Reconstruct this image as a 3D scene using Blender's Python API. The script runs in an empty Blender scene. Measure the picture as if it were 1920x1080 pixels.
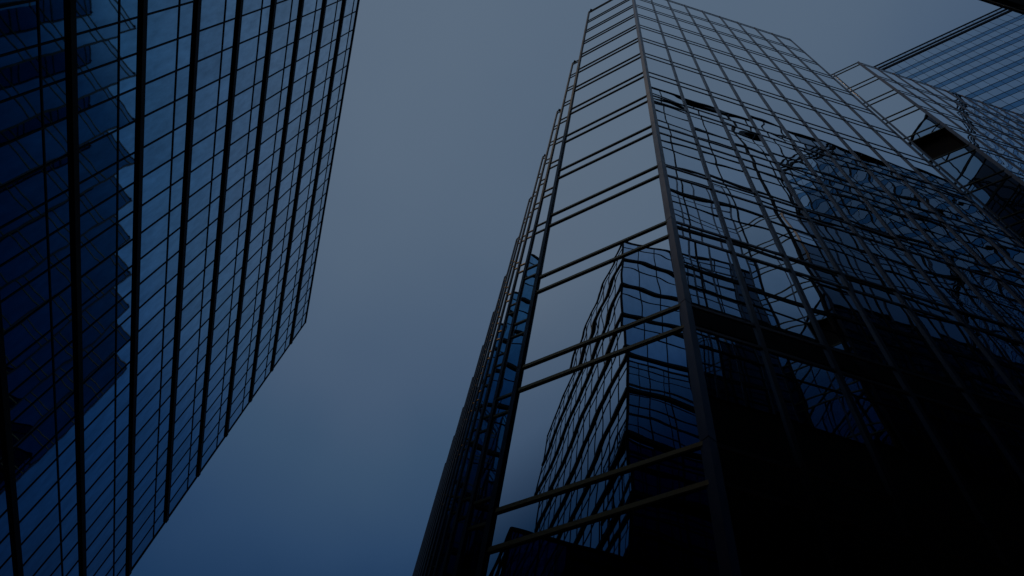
import bpy, math, random
from mathutils import Vector, Matrix
from mathutils.bvhtree import BVHTree

random.seed(11)
sc = bpy.context.scene
col = sc.collection

# ------------------------------------------------------------------ camera
EYE = 1.6
R = ((0.9552566154372176, -0.29430242324124806, -0.029510715642979857),
     (-0.27036304964620544, -0.828354770676148, -0.4906446731434771),
     (0.11995257416760585, 0.47667017692781594, -0.870859875283142))
cd = bpy.data.cameras.new("camera")
cd.sensor_width = 36
cd.lens = 26
cd.clip_end = 4000
cam = bpy.data.objects.new("camera", cd)
col.objects.link(cam)
cam.matrix_world = Matrix.Translation((0, 0, EYE)) @ Matrix(R).to_4x4()
sc.camera = cam

# ------------------------------------------------------------------ sky
SUN = Vector((-0.50, 0.03, 0.866)).normalized()
world = bpy.data.worlds.new("World")
sc.world = world
world.use_nodes = True
nt = world.node_tree
nt.nodes.clear()


def srgb(r, g, b):
    f = lambda c: (c / 255 / 12.92) if c / 255 <= 0.04045 else ((c / 255 + 0.055) / 1.055) ** 2.4
    return (f(r), f(g), f(b), 1)


N = nt.nodes.new
out = N("ShaderNodeOutputWorld")
bg = N("ShaderNodeBackground")
sky = N("ShaderNodeTexSky")
sky.sky_type = 'NISHITA'
sky.sun_disc = False
sky.sun_elevation = math.asin(SUN.z)
sky.sun_rotation = math.atan2(SUN.x, SUN.y)
tc = N("ShaderNodeTexCoord")
dot = N("ShaderNodeVectorMath"); dot.operation = 'DOT_PRODUCT'
G = Vector((-0.15, 0.05, 0.985)).normalized()       # brightest part of the overcast
dot.inputs[1].default_value = G
nt.links.new(tc.outputs["Generated"], dot.inputs[0])
noi = N("ShaderNodeTexNoise")
noi.inputs["Scale"].default_value = 2.2
noi.inputs["Detail"].default_value = 3
noi.inputs["Roughness"].default_value = 0.5
nt.links.new(tc.outputs["Generated"], noi.inputs["Vector"])
nm = N("ShaderNodeMath"); nm.operation = 'MULTIPLY_ADD'
nm.inputs[1].default_value = 0.17
nm.inputs[2].default_value = -0.085
nt.links.new(noi.outputs["Fac"], nm.inputs[0])
ad = N("ShaderNodeMath"); ad.operation = 'ADD'
nt.links.new(dot.outputs["Value"], ad.inputs[0])
nt.links.new(nm.outputs[0], ad.inputs[1])
ramp = N("ShaderNodeValToRGB")
ramp.color_ramp.interpolation = 'LINEAR'
stops = [(0.0, (2, 6, 14)), (0.3, (3, 14, 34)), (0.47, (9, 32, 62)), (0.58, (17, 45, 79)), (0.637, (25, 53, 87)),
         (0.69, (40, 66, 98)), (0.76, (55, 79, 106)), (0.81, (67, 87, 112)), (0.86, (74, 93, 116)), (0.90, (80, 98, 119)), (1.0, (88, 105, 124))]
cr = ramp.color_ramp
cr.elements[0].position = stops[0][0]; cr.elements[0].color = srgb(*stops[0][1])
cr.elements[1].position = stops[-1][0]; cr.elements[1].color = srgb(*stops[-1][1])
for p, c in stops[1:-1]:
    e = cr.elements.new(p); e.color = srgb(*c)
nt.links.new(ad.outputs[0], ramp.inputs[0])
bg2 = N("ShaderNodeBackground")
bg2.inputs["Strength"].default_value = 0.0015
bg.inputs["Strength"].default_value = 1.0
adds = N("ShaderNodeAddShader")
nt.links.new(ramp.outputs[0], bg.inputs["Color"])
nt.links.new(sky.outputs[0], bg2.inputs["Color"])
nt.links.new(bg.outputs[0], adds.inputs[0])
nt.links.new(bg2.outputs[0], adds.inputs[1])
nt.links.new(adds.outputs[0], out.inputs["Surface"])

# ------------------------------------------------------------------ sun through the haze, low and warm
sl = bpy.data.lights.new("sun", 'SUN')
sl.energy = 0.06
sl.angle = math.radians(4)
sl.color = (1.0, 0.72, 0.36)
so = bpy.data.objects.new("sun", sl)
col.objects.link(so)
so.location = SUN * 200
so.rotation_euler = SUN.to_track_quat('Z', 'Y').to_euler()

sc.view_settings.view_transform = 'Standard'
sc.view_settings.look = 'None'
sc.view_settings.exposure = 0
sc.view_settings.gamma = 1
sc.cycles.max_bounces = 14
sc.cycles.glossy_bounces = 10
sc.cycles.diffuse_bounces = 3


# ------------------------------------------------------------------ materials
def base_mat(name):
    m = bpy.data.materials.new(name)
    m.use_nodes = True
    return m, m.node_tree, m.node_tree.nodes["Principled BSDF"]


def metal(name, c, rough=0.4, metallic=0.6, var=0.25):
    m, t, b = base_mat(name)
    b.inputs["Metallic"].default_value = metallic
    tcn = t.nodes.new("ShaderNodeTexCoord")
    n = t.nodes.new("ShaderNodeTexNoise")
    n.inputs["Scale"].default_value = 1.7
    n.inputs["Detail"].default_value = 6
    t.links.new(tcn.outputs["Object"], n.inputs["Vector"])
    mx = t.nodes.new("ShaderNodeMix"); mx.data_type = 'RGBA'
    mx.inputs["A"].default_value = (*[x * (1 - var) for x in c], 1)
    mx.inputs["B"].default_value = (*[x * (1 + var) for x in c], 1)
    t.links.new(n.outputs["Fac"], mx.inputs["Factor"])
    t.links.new(mx.outputs["Result"], b.inputs["Base Color"])
    mr = t.nodes.new("ShaderNodeMapRange")
    mr.inputs["To Min"].default_value = rough - 0.1
    mr.inputs["To Max"].default_value = rough + 0.1
    t.links.new(n.outputs["Fac"], mr.inputs["Value"])
    t.links.new(mr.outputs["Result"], b.inputs["Roughness"])
    return m


def glass(name, ang, wave=0.010, scale=0.55, tilt=0.004, dirt=0.0, rough=0.004, var=0.06):
    """mirror-coated curtain-wall glass: tinted reflection, each pane warped a little on its own"""
    m, t, b = base_mat(name)
    L = t.links.new
    b.inputs["Metallic"].default_value = 1.0
    b.inputs["Roughness"].default_value = rough
    tcn = t.nodes.new("ShaderNodeTexCoord")
    at = t.nodes.new("ShaderNodeAttribute")
    at.attribute_name = "pane_seed"
    w = t.nodes.new("ShaderNodeMath"); w.operation = 'MULTIPLY'; w.inputs[1].default_value = 40
    L(at.outputs["Fac"], w.inputs[0])
    heights = []
    for s, k in ((scale, 1.0), (scale * 2.4, 0.16)):
        n = t.nodes.new("ShaderNodeTexNoise")
        n.noise_dimensions = '4D'
        n.inputs["Scale"].default_value = s
        n.inputs["Detail"].default_value = 0
        L(tcn.outputs["Object"], n.inputs["Vector"])
        L(w.outputs[0], n.inputs["W"])
        mu = t.nodes.new("ShaderNodeMath"); mu.operation = 'MULTIPLY'; mu.inputs[1].default_value = k
        L(n.outputs["Fac"], mu.inputs[0])
        heights.append(mu)
    hs = t.nodes.new("ShaderNodeMath"); hs.operation = 'ADD'
    L(heights[0].outputs[0], hs.inputs[0]); L(heights[1].outputs[0], hs.inputs[1])
    bp = t.nodes.new("ShaderNodeBump")
    bp.inputs["Strength"].default_value = 1.0
    bp.inputs["Distance"].default_value = wave
    L(hs.outputs[0], bp.inputs["Height"])
    wn = t.nodes.new("ShaderNodeTexWhiteNoise"); wn.noise_dimensions = '1D'
    L(w.outputs[0], wn.inputs["W"])
    sb = t.nodes.new("ShaderNodeVectorMath"); sb.operation = 'SUBTRACT'
    sb.inputs[1].default_value = (0.5, 0.5, 0.5)
    L(wn.outputs["Color"], sb.inputs[0])
    scl = t.nodes.new("ShaderNodeVectorMath"); scl.operation = 'SCALE'
    scl.inputs["Scale"].default_value = tilt
    L(sb.outputs[0], scl.inputs[0])
    av = t.nodes.new("ShaderNodeVectorMath"); av.operation = 'ADD'
    L(bp.outputs["Normal"], av.inputs[0]); L(scl.outputs[0], av.inputs[1])
    no = t.nodes.new("ShaderNodeVectorMath"); no.operation = 'NORMALIZE'
    L(av.outputs[0], no.inputs[0])
    L(no.outputs[0], b.inputs["Normal"])
    # coating and dirt: tint differs a little from pane to pane, streaks run down
    mp = t.nodes.new("ShaderNodeMapping")
    mp.inputs["Scale"].default_value = (1.2, 1.2, 0.45)
    L(tcn.outputs["Object"], mp.inputs["Vector"])
    dn = t.nodes.new("ShaderNodeTexNoise"); dn.noise_dimensions = '4D'
    dn.inputs["Scale"].default_value = 2.2
    dn.inputs["Detail"].default_value = 5
    dn.inputs["Roughness"].default_value = 0.65
    L(mp.outputs[0], dn.inputs["Vector"]); L(w.outputs[0], dn.inputs["W"])
    mr = t.nodes.new("ShaderNodeMapRange")
    mr.inputs["From Min"].default_value = 0.3; mr.inputs["From Max"].default_value = 0.7
    mr.inputs["To Min"].default_value = 1 - dirt; mr.inputs["To Max"].default_value = 1 + dirt * 0.5
    L(dn.outputs["Fac"], mr.inputs["Value"])
    pv = t.nodes.new("ShaderNodeMapRange")
    pv.inputs["To Min"].default_value = 1 - var; pv.inputs["To Max"].default_value = 1 + var * 0.5
    L(wn.outputs["Value"], pv.inputs["Value"])
    pm = t.nodes.new("ShaderNodeMath"); pm.operation = 'MULTIPLY'
    L(mr.outputs[0], pm.inputs[0]); L(pv.outputs[0], pm.inputs[1])
    # the coating reflects weakly head-on and strongly at a slant
    lw = t.nodes.new("ShaderNodeLayerWeight"); lw.inputs["Blend"].default_value = 0.5
    rp = t.nodes.new("ShaderNodeValToRGB")
    rp.color_ramp.elements[0].position = ang[0][0]; rp.color_ramp.elements[0].color = (*ang[0][1], 1)
    rp.color_ramp.elements[1].position = ang[-1][0]; rp.color_ramp.elements[1].color = (*ang[-1][1], 1)
    for q, c in ang[1:-1]:
        e = rp.color_ramp.elements.new(q); e.color = (*c, 1)
    L(lw.outputs["Facing"], rp.inputs[0])
    cm = t.nodes.new("ShaderNodeVectorMath"); cm.operation = 'SCALE'
    L(rp.outputs[0], cm.inputs[0])
    L(pm.outputs[0], cm.inputs["Scale"])
    L(cm.outputs[0], b.inputs["Base Color"])
    return m


def matte(name, c, rough=0.85, scale=0.8, var=0.3):
    return metal(name, c, rough - 0.1, 0.0, var)


A_MIRROR = [(0.25, (0.03, 0.09, 0.17)), (0.39, (0.09, 0.19, 0.30)), (0.475, (0.62, 0.71, 0.79)), (0.60, (0.92, 0.94, 0.955)), (0.8, (0.96, 0.97, 0.975))]
A_BLUE = [(0.2, (0.03, 0.10, 0.17)), (0.45, (0.17, 0.42, 0.60)), (0.5, (0.25, 0.54, 0.73)), (0.62, (0.44, 0.66, 0.82)), (0.74, (0.68, 0.80, 0.89)), (1.0, (0.82, 0.88, 0.94))]
A_TWIN = [(0.2, (0.05, 0.15, 0.28)), (0.48, (0.36, 0.52, 0.68)), (0.62, (0.74, 0.81, 0.90)), (1.0, (0.82, 0.88, 0.95))]
A_DARKREFL = [(0.55, (0.006, 0.012, 0.025)), (0.66, (0.02, 0.05, 0.10)), (0.74, (0.04, 0.11, 0.19)), (0.82, (0.05, 0.13, 0.22))]
A_PLAZA = [(0.25, (0.06, 0.14, 0.22)), (0.5, (0.26, 0.40, 0.52)), (0.65, (0.62, 0.72, 0.82)), (0.8, (0.86, 0.9, 0.94))]
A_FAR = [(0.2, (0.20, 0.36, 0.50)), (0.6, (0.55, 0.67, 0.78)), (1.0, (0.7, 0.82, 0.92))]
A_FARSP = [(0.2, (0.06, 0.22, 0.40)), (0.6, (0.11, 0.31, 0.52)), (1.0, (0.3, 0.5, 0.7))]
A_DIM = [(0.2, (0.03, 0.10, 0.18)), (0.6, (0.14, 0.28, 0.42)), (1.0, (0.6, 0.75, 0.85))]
M_GLASS = glass("mirror_glass", A_MIRROR, wave=0.011, scale=0.5, tilt=0.006)
M_FRONT = glass("flat_mirror_glass", A_MIRROR, wave=0.009, scale=0.45, tilt=0.006)
M_TWIN = glass("slate_blue_glass", A_TWIN, wave=0.003, scale=0.6, tilt=0.003, dirt=0.12)
M_DARKREFL = glass("dark_reflection_glass", A_DARKREFL, wave=0.004, scale=0.5, tilt=0.006, dirt=0.1)  # near-black pane colour that paints in a dark reflection
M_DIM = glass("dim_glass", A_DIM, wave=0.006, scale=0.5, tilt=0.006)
M_BLUE = glass("blue_glass", A_BLUE, wave=0.004, scale=0.6, tilt=0.004, dirt=0.26, rough=0.02, var=0.14)
M_PLAZA = glass("grey_glass", A_PLAZA, wave=0.002, scale=0.5, tilt=0.002, dirt=0.05)
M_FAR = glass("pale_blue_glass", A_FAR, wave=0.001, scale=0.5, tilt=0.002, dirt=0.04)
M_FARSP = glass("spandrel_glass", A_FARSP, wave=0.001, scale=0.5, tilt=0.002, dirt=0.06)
M_BRONZE = metal("bronze_metal", (0.31, 0.20, 0.085), 0.42, 0.85)
M_POST = metal("grey_bronze_metal", (0.17, 0.132, 0.126), 0.36, 0.85)
M_POST2 = metal("dark_bronze_metal", (0.035, 0.032, 0.04), 0.5, 0.1)
M_POST3 = metal("plum_bronze_metal", (0.12, 0.10, 0.108), 0.36, 0.8)
M_POST2.node_tree.nodes["Principled BSDF"].inputs["Specular IOR Level"].default_value = 0.3
M_FARBAR = metal("blue_grey_bar_metal", (0.02, 0.03, 0.05), 0.6, 0.1)
M_BLACK = metal("black_metal", (0.018, 0.011, 0.007), 0.6, 0.0)
M_DARK = metal("dark_bar_metal", (0.012, 0.011, 0.012), 0.6, 0.0)
for m_ in (M_BLACK, M_DARK):
    m_.node_tree.nodes["Principled BSDF"].inputs["Specular IOR Level"].default_value = 0.15
M_CORE = matte("dark_wall", (0.012, 0.012, 0.014))
M_RECESS = matte("brown_soffit", (0.34, 0.14, 0.05))
M_ROOF = matte("roof_felt", (0.06, 0.06, 0.06))


# ------------------------------------------------------------------ mesh helpers
class MB:
    def __init__(self):
        self.v, self.f, self.s = [], [], []

    def quad(self, a, b, c, d, seed=0.0):
        n = len(self.v)
        self.v += [tuple(a), tuple(b), tuple(c), tuple(d)]
        self.f.append((n, n + 1, n + 2, n + 3)); self.s.append(seed)

    def hexa(self, p, seed=0.0, back=True):
        """p: 8 corners, first the inner face (4) then the outer face (4), both counter-clockwise seen from outside"""
        n = len(self.v)
        self.v += [tuple(q) for q in p]
        fs = [(4, 5, 6, 7), (0, 1, 5, 4), (1, 2, 6, 5), (2, 3, 7, 6), (3, 0, 4, 7)]
        if back:
            fs.append((3, 2, 1, 0))
        for f in fs:
            self.f.append(tuple(n + i for i in f)); self.s.append(seed)

    def merge(self, o):
        n = len(self.v)
        self.v += o.v
        self.f += [tuple(n + i for i in f) for f in o.f]
        self.s += o.s

    def build(self, name, mat, parent=None, kind=None):
        off = parent.location if parent else Vector((0, 0, 0))
        me = bpy.data.meshes.new(name)
        me.from_pydata([(x - off.x, y - off.y, z - off.z) for x, y, z in self.v], [], self.f)
        at = me.attributes.new("pane_seed", 'FLOAT', 'FACE')
        at.data.foreach_set("value", self.s)
        for m in (mat if isinstance(mat, (list, tuple)) else [mat]):
            me.materials.append(m)
        o = bpy.data.objects.new(name, me)
        col.objects.link(o)
        if parent:
            o.parent = parent
        if kind:
            o["kind"] = kind
        return o


def thing(name, loc, label, cat, group=None):
    o = bpy.data.objects.new(name, None)
    o.empty_display_size = 1
    col.objects.link(o)
    o.location = loc
    o["label"] = label
    o["category"] = cat
    if group:
        o["group"] = group
    return o


class Facade:
    """one flat stretch of curtain wall from a to b (seen from outside, left to right), heights above eye level"""

    def __init__(self, a, b):
        self.a = Vector((a[0], a[1], 0)); self.b = Vector((b[0], b[1], 0))
        d = self.b - self.a
        self.len = d.length
        self.u = d.normalized()
        self.n = Vector((self.u.y, -self.u.x, 0))

    def p(self, u, z, n=0.0):
        q = self.a + self.u * u + self.n * n
        return Vector((q.x, q.y, z + EYE))

    def box(self, u0, u1, z0, z1, n0, n1, seed=0.0, back=True):
        m = MB()
        m.hexa([self.p(u0, z0, n0), self.p(u1, z0, n0), self.p(u1, z1, n0), self.p(u0, z1, n0),
                self.p(u0, z0, n1), self.p(u1, z0, n1), self.p(u1, z1, n1), self.p(u0, z1, n1)], seed, back)
        return m


EYEP = Vector((0, 0, EYE))
Rm = Matrix(R)


def project(P):
    q = Rm.transposed() @ (P - EYEP)
    if q.z > -0.05:
        return None
    f = 26 / 36 * 1920
    return (960 + q.x * f / -q.z, 540 - q.y * f / -q.z)


class Parts:
    """collects parts of a building, keeps the 100 that show largest apart and the rest in one mesh"""

    def __init__(self, root):
        self.root = root
        self.items = {}

    def add(self, kind, mat, mb, fac, u0, u1, z0, z1):
        self.items.setdefault((kind, mat.name), []).append((mb, fac, u0, u1, z0, z1))

    def finish(self, bvh, limit=100):
        for (kind, mn), lst in self.items.items():
            mat = bpy.data.materials[mn]
            sc_ = []
            for mb, fac, u0, u1, z0, z1 in lst:
                area = 0.0
                k = 5
                if (EYEP - fac.p(0, 0)).dot(fac.n) > 0:
                    cell = 0
                    for i in range(k):
                        for j in range(k):
                            P = fac.p(u0 + (u1 - u0) * (i + .5) / k, z0 + (z1 - z0) * (j + .5) / k, 0.17)
                            q = project(P)
                            if q and 0 <= q[0] <= 1920 and 0 <= q[1] <= 1080:
                                d = P - EYEP
                                hit = bvh.ray_cast(EYEP, d.normalized(), d.length - 0.4)
                                if hit[0] is None:
                                    cell += abs(d.normalized().dot(fac.n)) / d.length_squared
                    area = cell * max(u1 - u0, .1) * max(z1 - z0, .1)
                dist = (fac.p((u0 + u1) / 2, (z0 + z1) / 2) - EYEP).length
                sc_.append((-area, dist, mb))
            sc_.sort(key=lambda t: (t[0], t[1]))
            lim = limit - self.used.get(kind, 0) if hasattr(self, 'used') else limit
            for _, _, mb in sc_[:lim]:
                mb.build(kind, mat, self.root)
            rest = MB()
            for _, _, mb in sc_[lim:]:
                rest.merge(mb)
            if rest.f:
                rest.build(kind, mat, self.root, 'stuff')


def prism(foot, h, base=-EYE):
    m = MB()
    n = len(foot)
    for i in range(n):
        a, b = foot[i], foot[(i + 1) % n]
        m.quad((*a, base + EYE), (*b, base + EYE), (*b, h + EYE), (*a, h + EYE))
    k = len(m.v)
    m.v += [(*p, h + EYE) for p in foot]
    m.f.append(tuple(range(k, k + n))); m.s.append(0)
    return m


buildings = []          # (walls mesh builder) used to find what hides what


def bvh_all():
    v, f = [], []
    for m in buildings:
        n = len(v)
        v += m.v
        f += [tuple(n + i for i in t) for t in m.f]
    return BVHTree.FromPolygons([Vector(p) for p in v], f)


todo = []

# ------------------------------------------------------------------ ground
g = MB()
g.quad((-1500, -1500, 0), (1500, -1500, 0), (1500, 1500, 0), (-1500, 1500, 0))
o = g.build("ground", matte("stone_paving", (0.16, 0.15, 0.145)))
o["kind"] = "structure"

# ------------------------------------------------------------------ 1. mirror glass tower with sawtooth bays
HT = 60.4
CX, CY = 3.62, 6.22
DX = 2.5
Dk = [8.72] + [8.69 + 4.067 * k for k in range(1, 13)]
foot = [(CX, CY), (16.2, CY), (16.2, 9.89), (18.19, 9.89), (21.8, 6.28), (45.5, 6.28), (45.5, 58.9), (CX, 58.9)]
names = ['front', 'x', 'x', 'facet2', 'front2', 'x', 'x', 'x']
for k in range(12, -1, -1):
    foot.append((CX, Dk[k])); names.append('ret')
    foot.append((CX - DX, Dk[k])); names.append('facet')
    if k:
        foot.append((CX, Dk[k] - DX)); names.append('inner')
t1 = thing("glass_tower", (CX, CY, 0),
           "mirror glass tower with sawtooth corner bays and bronze double rails, right of the sky", "skyscraper",
           "glass towers")
U = [8.39 + 3.955 * k for k in range(-2, 13)] + [60.35]
Lw = [u - 0.78 for u in U]
Lw[-1] = 59.72
HOLE = (43.98 - 0.78 - 3.06, 43.98 - 0.78 - 0.06)
pw = MB()
n = len(foot)
for i in range(n):
    a, b = foot[i], foot[(i + 1) % n]
    if names[i] != 'facet2':
        pw.quad((*a, 0), (*b, 0), (*b, HT + EYE - .02), (*a, HT + EYE - .02))
    else:
        F = Facade(a, b)
        u0, u1 = F.len - 1.86, F.len - 0.12
        z0, z1 = HOLE
        P = F.p
        pw.quad(P(0, -EYE), P(u0, -EYE), P(u0, HT - .02), P(0, HT - .02))
        pw.quad(P(u1, -EYE), P(F.len, -EYE), P(F.len, HT - .02), P(u1, HT - .02))
        pw.quad(P(u0, -EYE), P(u1, -EYE), P(u1, z0), P(u0, z0))
        pw.quad(P(u0, z1), P(u1, z1), P(u1, HT - .02), P(u0, HT - .02))
        rc = MB()
        dp = -0.3
        rc.quad(P(u0, z0, 0), P(u1, z0, 0), P(u1, z0, dp), P(u0, z0, dp))
        rc.quad(P(u0, z1, dp), P(u1, z1, dp), P(u1, z1, 0), P(u0, z1, 0))
        rc.quad(P(u0, z0, dp), P(u1, z0, dp), P(u1, z1, dp), P(u0, z1, dp))
        rc.quad(P(u0, z0, 0), P(u0, z0, dp), P(u0, z1, dp), P(u0, z1, 0))
        rc.quad(P(u1, z0, dp), P(u1, z0, 0), P(u1, z1, 0), P(u1, z1, dp))
        rc.build("open_bay", M_RECESS, t1)
k = len(pw.v)
pw.v += [(*p, HT + EYE - .02) for p in foot]
pw.f.append(tuple(range(k, k + n))); pw.s.append(0)
pw.build("wall", M_CORE, t1)
buildings.append(pw)
P1 = Parts(t1)


def tower_face(a, b, bays, skip=None, gl=None, rd=0.065, rm=None):
    rm = rm or M_BRONZE
    gl = gl or M_GLASS
    F = Facade(a, b)
    edges = [F.len * i / bays for i in range(bays + 1)] if isinstance(bays, int) else bays
    zs = sorted(set([-EYE + 0.1] + U + Lw))
    for z in zs[1:]:
        m = F.box(0.0, F.len, z - 0.045, z + 0.045, -0.02, rd)
        P1.add("rail", rm, m, F, 0, F.len, z - .05, z + .05)
    for i in range(len(edges) - 1):
        for j in range(len(zs) - 1):
            u0, u1, z0, z1 = edges[i] + .02, edges[i + 1] - .02, zs[j] + .02, zs[j + 1] - .02
            if skip and i == skip and HOLE[0] - .3 < (z0 + z1) / 2 < HOLE[1] + .3 and z1 - z0 > 2:
                continue
            P1.add("window", gl, F.box(u0, u1, z0, z1, 0.003, 0.03, random.random(), False), F, u0, u1, z0, z1)
    for e in edges[1:-1]:
        P1.add("mullion", M_POST, F.box(e - .045, e + .045, -EYE, HT - .04, -0.02, 0.075), F, e - .05, e + .05, 0, HT)
    return F


def post(x, y, s, rot, mat=None, h=None):
    """vertical corner cover in storey-high pieces with thin open joints"""
    m = MB()
    c, d = math.cos(rot), math.sin(rot)
    cs = [(x + s * (c * i - d * j), y + s * (d * i + c * j)) for i, j in ((-1, -1), (1, -1), (1, 1), (-1, 1))]
    lev = [-EYE] + [u + 0.06 for u in U[:-1]] + [HT + 0.03]
    for q in range(len(lev) - 1):
        z0, z1 = lev[q] + EYE, lev[q + 1] + EYE - 0.025
        m.hexa([(*cs[0], z0), (*cs[1], z0), (*cs[2], z0), (*cs[3], z0), (*cs[0], z1), (*cs[1], z1), (*cs[2], z1), (*cs[3], z1)])
    return m


for i in range(n):
    a, b = foot[i], foot[(i + 1) % n]
    nm_ = names[i]
    if nm_ == 'front':
        tower_face(a, b, 9, rd=0.05, gl=M_FRONT, rm=M_POST)
    elif nm_ == 'front2':
        tower_face(a, b, 17, rd=0.05, gl=M_FRONT, rm=M_POST)
    elif nm_ == 'facet2':
        Ln = math.hypot(b[0] - a[0], b[1] - a[1])
        tower_face(a, b, [0, Ln - 1.90, Ln], skip=1)
    elif nm_ == 'facet':
        tower_face(a, b, 1)
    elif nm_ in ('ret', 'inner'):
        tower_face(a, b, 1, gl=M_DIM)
    else:
        L_ = math.hypot(b[0] - a[0], b[1] - a[1])
        tower_face(a, b, max(1, round(L_ / 2.8)))
post(CX, CY, .085, math.radians(22.5)).build("corner_post", M_POST3, t1)
post(21.8, 6.28, .08, math.radians(22.5)).build("corner_post", M_POST, t1)
post(16.2, CY, .06, 0).build("corner_post", M_POST, t1)
for k in range(13):
    post(CX - DX, Dk[k], .075, math.radians(22.5)).build("corner_post", M_POST2, t1)
post(CX, 58.9, .1, 0).build("corner_post", M_POST, t1)
# parapet cap
cap = MB()
for i in range(n):
    a, b = foot[i], foot[(i + 1) % n]
    F = Facade(a, b)
    cap.merge(F.box(0, F.len, HT - .03, HT + .05, -.25, .045))
cap.build("parapet", M_POST, t1)
todo.append(P1)


# ------------------------------------------------------------------ 2. banded dark blue blocks
def banded(root, faces, h, band0, pitch, thin, bayw, gl, cap_thin, base0=-EYE, band_h=0.32, band_n=0.15, pick=None):
    P = Parts(root)
    for a, b, nb, *bs in faces:
        F = Facade(a, b)
        base = bs[0] if bs else base0
        bands = []
        z = band0
        while z > base + 1.0:
            bands.append(z); z -= pitch
        thins = [z - thin for z in bands if z - thin > base + .3] + ([cap_thin] if cap_thin else [])
        lev = sorted([base + .05] + bands + thins + [h - .1])
        nb = nb or max(1, round(F.len / bayw))
        edges = [F.len * i / nb for i in range(nb + 1)]
        for z in bands:
            P.add("floor_band", M_BLACK, F.box(0, F.len, z - band_h / 2, z + band_h / 2, -.02, band_n), F, 0, F.len,
                  z - band_h / 2, z + band_h / 2)
        for z in thins:
            P.add("rail", M_DARK, F.box(0, F.len, z - .035, z + .035, -.02, .06), F, 0, F.len, z - .035, z + .035)
        for e in edges[1:-1]:
            P.add("mullion", M_DARK, F.box(e - .034, e + .034, base, h - .05, -.02, .055), F, e - .035, e + .035, base, h)
        for e in (0, F.len):
            e0, e1 = (e - .02, e + .07) if e == 0 else (e - .07, e + .02)
            P.add("mullion", M_DARK, F.box(e0, e1, base, h - .05, -.02, .085), F, e0, e1, base, h)
        P.add("parapet", M_DARK, F.box(-.05, F.len + .05, h - .12, h + .06, -.3, .10), F, 0, F.len, h - .1, h)
        for i in range(nb):
            for j in range(len(lev) - 1):
                u0, u1, z0, z1 = edges[i] + .015, edges[i + 1] - .015, lev[j] + .015, lev[j + 1] - .015
                g_ = pick(F.p((u0 + u1) / 2, (z0 + z1) / 2)) if pick else gl
                P.add("window", g_, F.box(u0, u1, z0, z1, .003, .025, random.random(), False), F, u0, u1, z0, z1)
    todo.append(P)


def block(name, x0, x1, y0, y1, h, label, cat, group, base=-EYE):
    r = thing(name, ((x0 + x1) / 2, (y0 + y1) / 2, 0), label, cat, group)
    m = prism([(x0, y0), (x1, y0), (x1, y1), (x0, y1)], h - .02, base)
    if base > -EYE:
        k = len(m.v)
        m.v += [(x0, y0, base + EYE), (x0, y1, base + EYE), (x1, y1, base + EYE), (x1, y0, base + EYE)]
        m.f.append((k, k + 1, k + 2, k + 3)); m.s.append(0)
    m.build("wall", M_CORE, r)
    buildings.append(m)
    return r


XL = -16.76
t2 = block("glass_tower", -42, XL, 6.69, 45.25, 61.0,
           "dark blue glass tower with thick black floor bands at the left edge", "skyscraper",
           "glass towers")
banded(t2, [((XL, 6.69), (XL, 45.25), 26), ((XL, 45.25), (-42, 45.25), 16), ((-42, 6.69), (XL, 6.69), 16)],
       61.0, 57.1, 4.57, 1.63, 1.483, M_BLUE, 59.7)
t3 = block("glass_tower", -40.5, -16.6, -36, -0.45, 61.0,
           "banded blue glass tower mirrored with wavy edges in the narrow corner panes", "skyscraper",
           "glass towers")
banded(t3, [((-16.6, -36), (-16.6, -0.45), None), ((-16.6, -0.45), (-40.5, -0.45), None)],
       61.0, 57.1, 4.57, 1.63, 1.55, M_TWIN, 59.7)
t4 = block("office_block", -40, -16.7, -.35, 5.5, 25.0,
           "low dark office block mirrored at the foot of the narrow corner panes", "building", None)
banded(t4, [((-16.7, -.35), (-16.7, 5.5), 4), ((-16.7, 5.5), (-40, 5.5), 14)], 25.0, 21.5, 4.3, 1.5, 1.6, M_TWIN, None)
t5 = block("glass_tower", -6.0, 56, -30, -0.22, 59.7,
           "dark glass tower whose edge crosses the top right corner, mirrored in the broad right-hand face", "skyscraper", "glass towers")


def in_dark_reflection(x, z):
    """outline of a dark reflected mass, painted into this front as near-black panes"""
    zs_ = ((30, 14.1), (36, 14.7), (43, 16.0), (47, 17.4), (49, 18.9), (54, 19.3), (57, 19.8), (99, 20.0))
    lim = zs_[0][1]
    for a, b in zip(zs_, zs_[1:]):
        if z > a[0]:
            lim = a[1] + (b[1] - a[1]) * (z - a[0]) / (b[0] - a[0])
    return x > lim or z < 23.6 and x > 13


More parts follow.
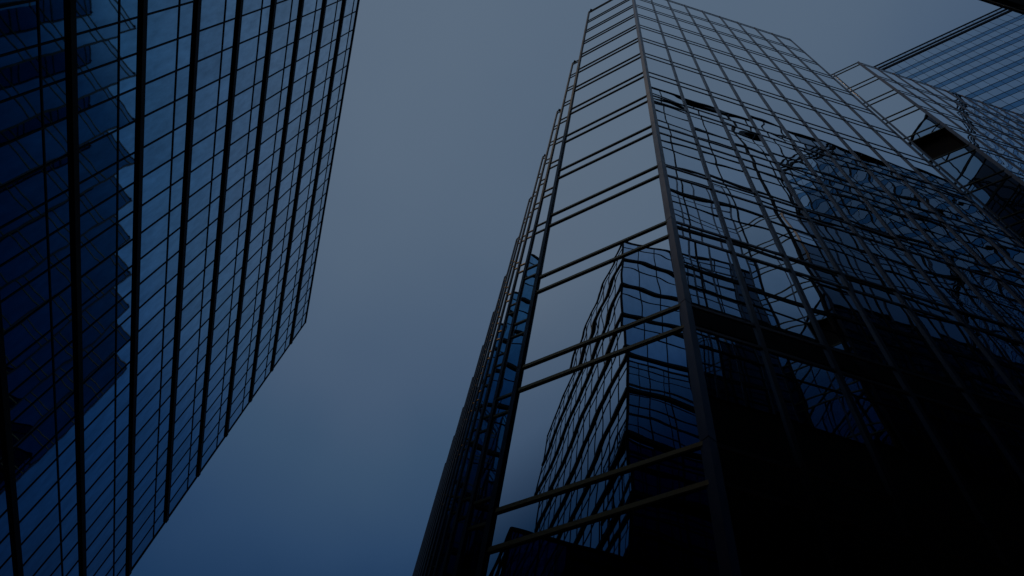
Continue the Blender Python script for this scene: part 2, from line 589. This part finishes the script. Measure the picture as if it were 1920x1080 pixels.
banded(t5, [((55.6, -.22), (14.0, -.22), 30, 19.5), ((14.0, -.22), (-6.0, -.22), 7, 19.5), ((-6.0, -.22), (-6.0, -30), 11)],
       59.7, 55.3, 4.5, 1.6, 2.8, M_PLAZA, 57.2, band_h=0.26, band_n=0.06,
       pick=lambda P: M_DARKREFL if P.y > -.5 and in_dark_reflection(P.x, P.z - EYE) else M_PLAZA)
Fb = Facade((55.6, -.22), (-6, -.22))
Fb.box(0, Fb.len, 23.6, 25.3, -.02, .08).build("soffit_band", M_BLACK, t5)

# ------------------------------------------------------------------ 3. far pale tower, turned 45 degrees
HF = 128.6
fx, fy = 42.0, 20.3
ex, ey = 92.0, -29.7
t6 = thing("office_tower", (fx, fy, 0), "tall pale blue office tower with a fine grid rising behind the right block", "skyscraper", "glass towers")
fm = prism([(fx, fy), (ex, ey), (ex + 28, ey + 28), (fx + 28, fy + 28)], HF - .02)
fm.build("wall", M_CORE, t6)
buildings.append(fm)
P6 = Parts(t6)
pairs = [(121.7 - 3.83 * k, 120.3 - 3.83 * k - 0.012 * k) for k in range(31)]
for a, b in (((fx, fy), (ex, ey)), ((fx + 28, fy + 28), (fx, fy))):
    F = Facade(a, b)
    nb = round(F.len / 1.13)
    for z, hgt, dep in ((HF - .15, .3, .10), (126.9, .45, .10), (125.5, .7, .12)):
        P6.add("crown_bar", M_DARK, F.box(0, F.len, z - hgt / 2, z + hgt / 2, -.02, dep), F, 0, F.len, z - hgt / 2, z + hgt / 2)
    zz = [HF - .4, 125.6]
    for zu, zl in pairs:
        for z, hh in ((zu, .06), (zl, .04)):
            P6.add("rail", M_FARBAR, F.box(0, F.len, z - hh, z + hh, -.02, .04), F, 0, F.len, z - hh, z + hh)
    for i in range(nb + 1):
        e = F.len * i / nb
        P6.add("mullion", M_FARBAR, F.box(e - .018, e + .018, -EYE, HF - .05, -.02, .03), F, e - .03, e + .03, 0, HF)
    for i in range(nb):
        u0, u1 = F.len * i / nb + .01, F.len * (i + 1) / nb - .01
        top = HF - .3
        for zu, zl in pairs:
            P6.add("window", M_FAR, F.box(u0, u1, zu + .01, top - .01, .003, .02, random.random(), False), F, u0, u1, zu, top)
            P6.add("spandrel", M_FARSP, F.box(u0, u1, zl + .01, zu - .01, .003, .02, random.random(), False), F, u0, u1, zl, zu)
            top = zl
todo.append(P6)

bvh = bvh_all()
for P in todo:
    P.finish(bvh)
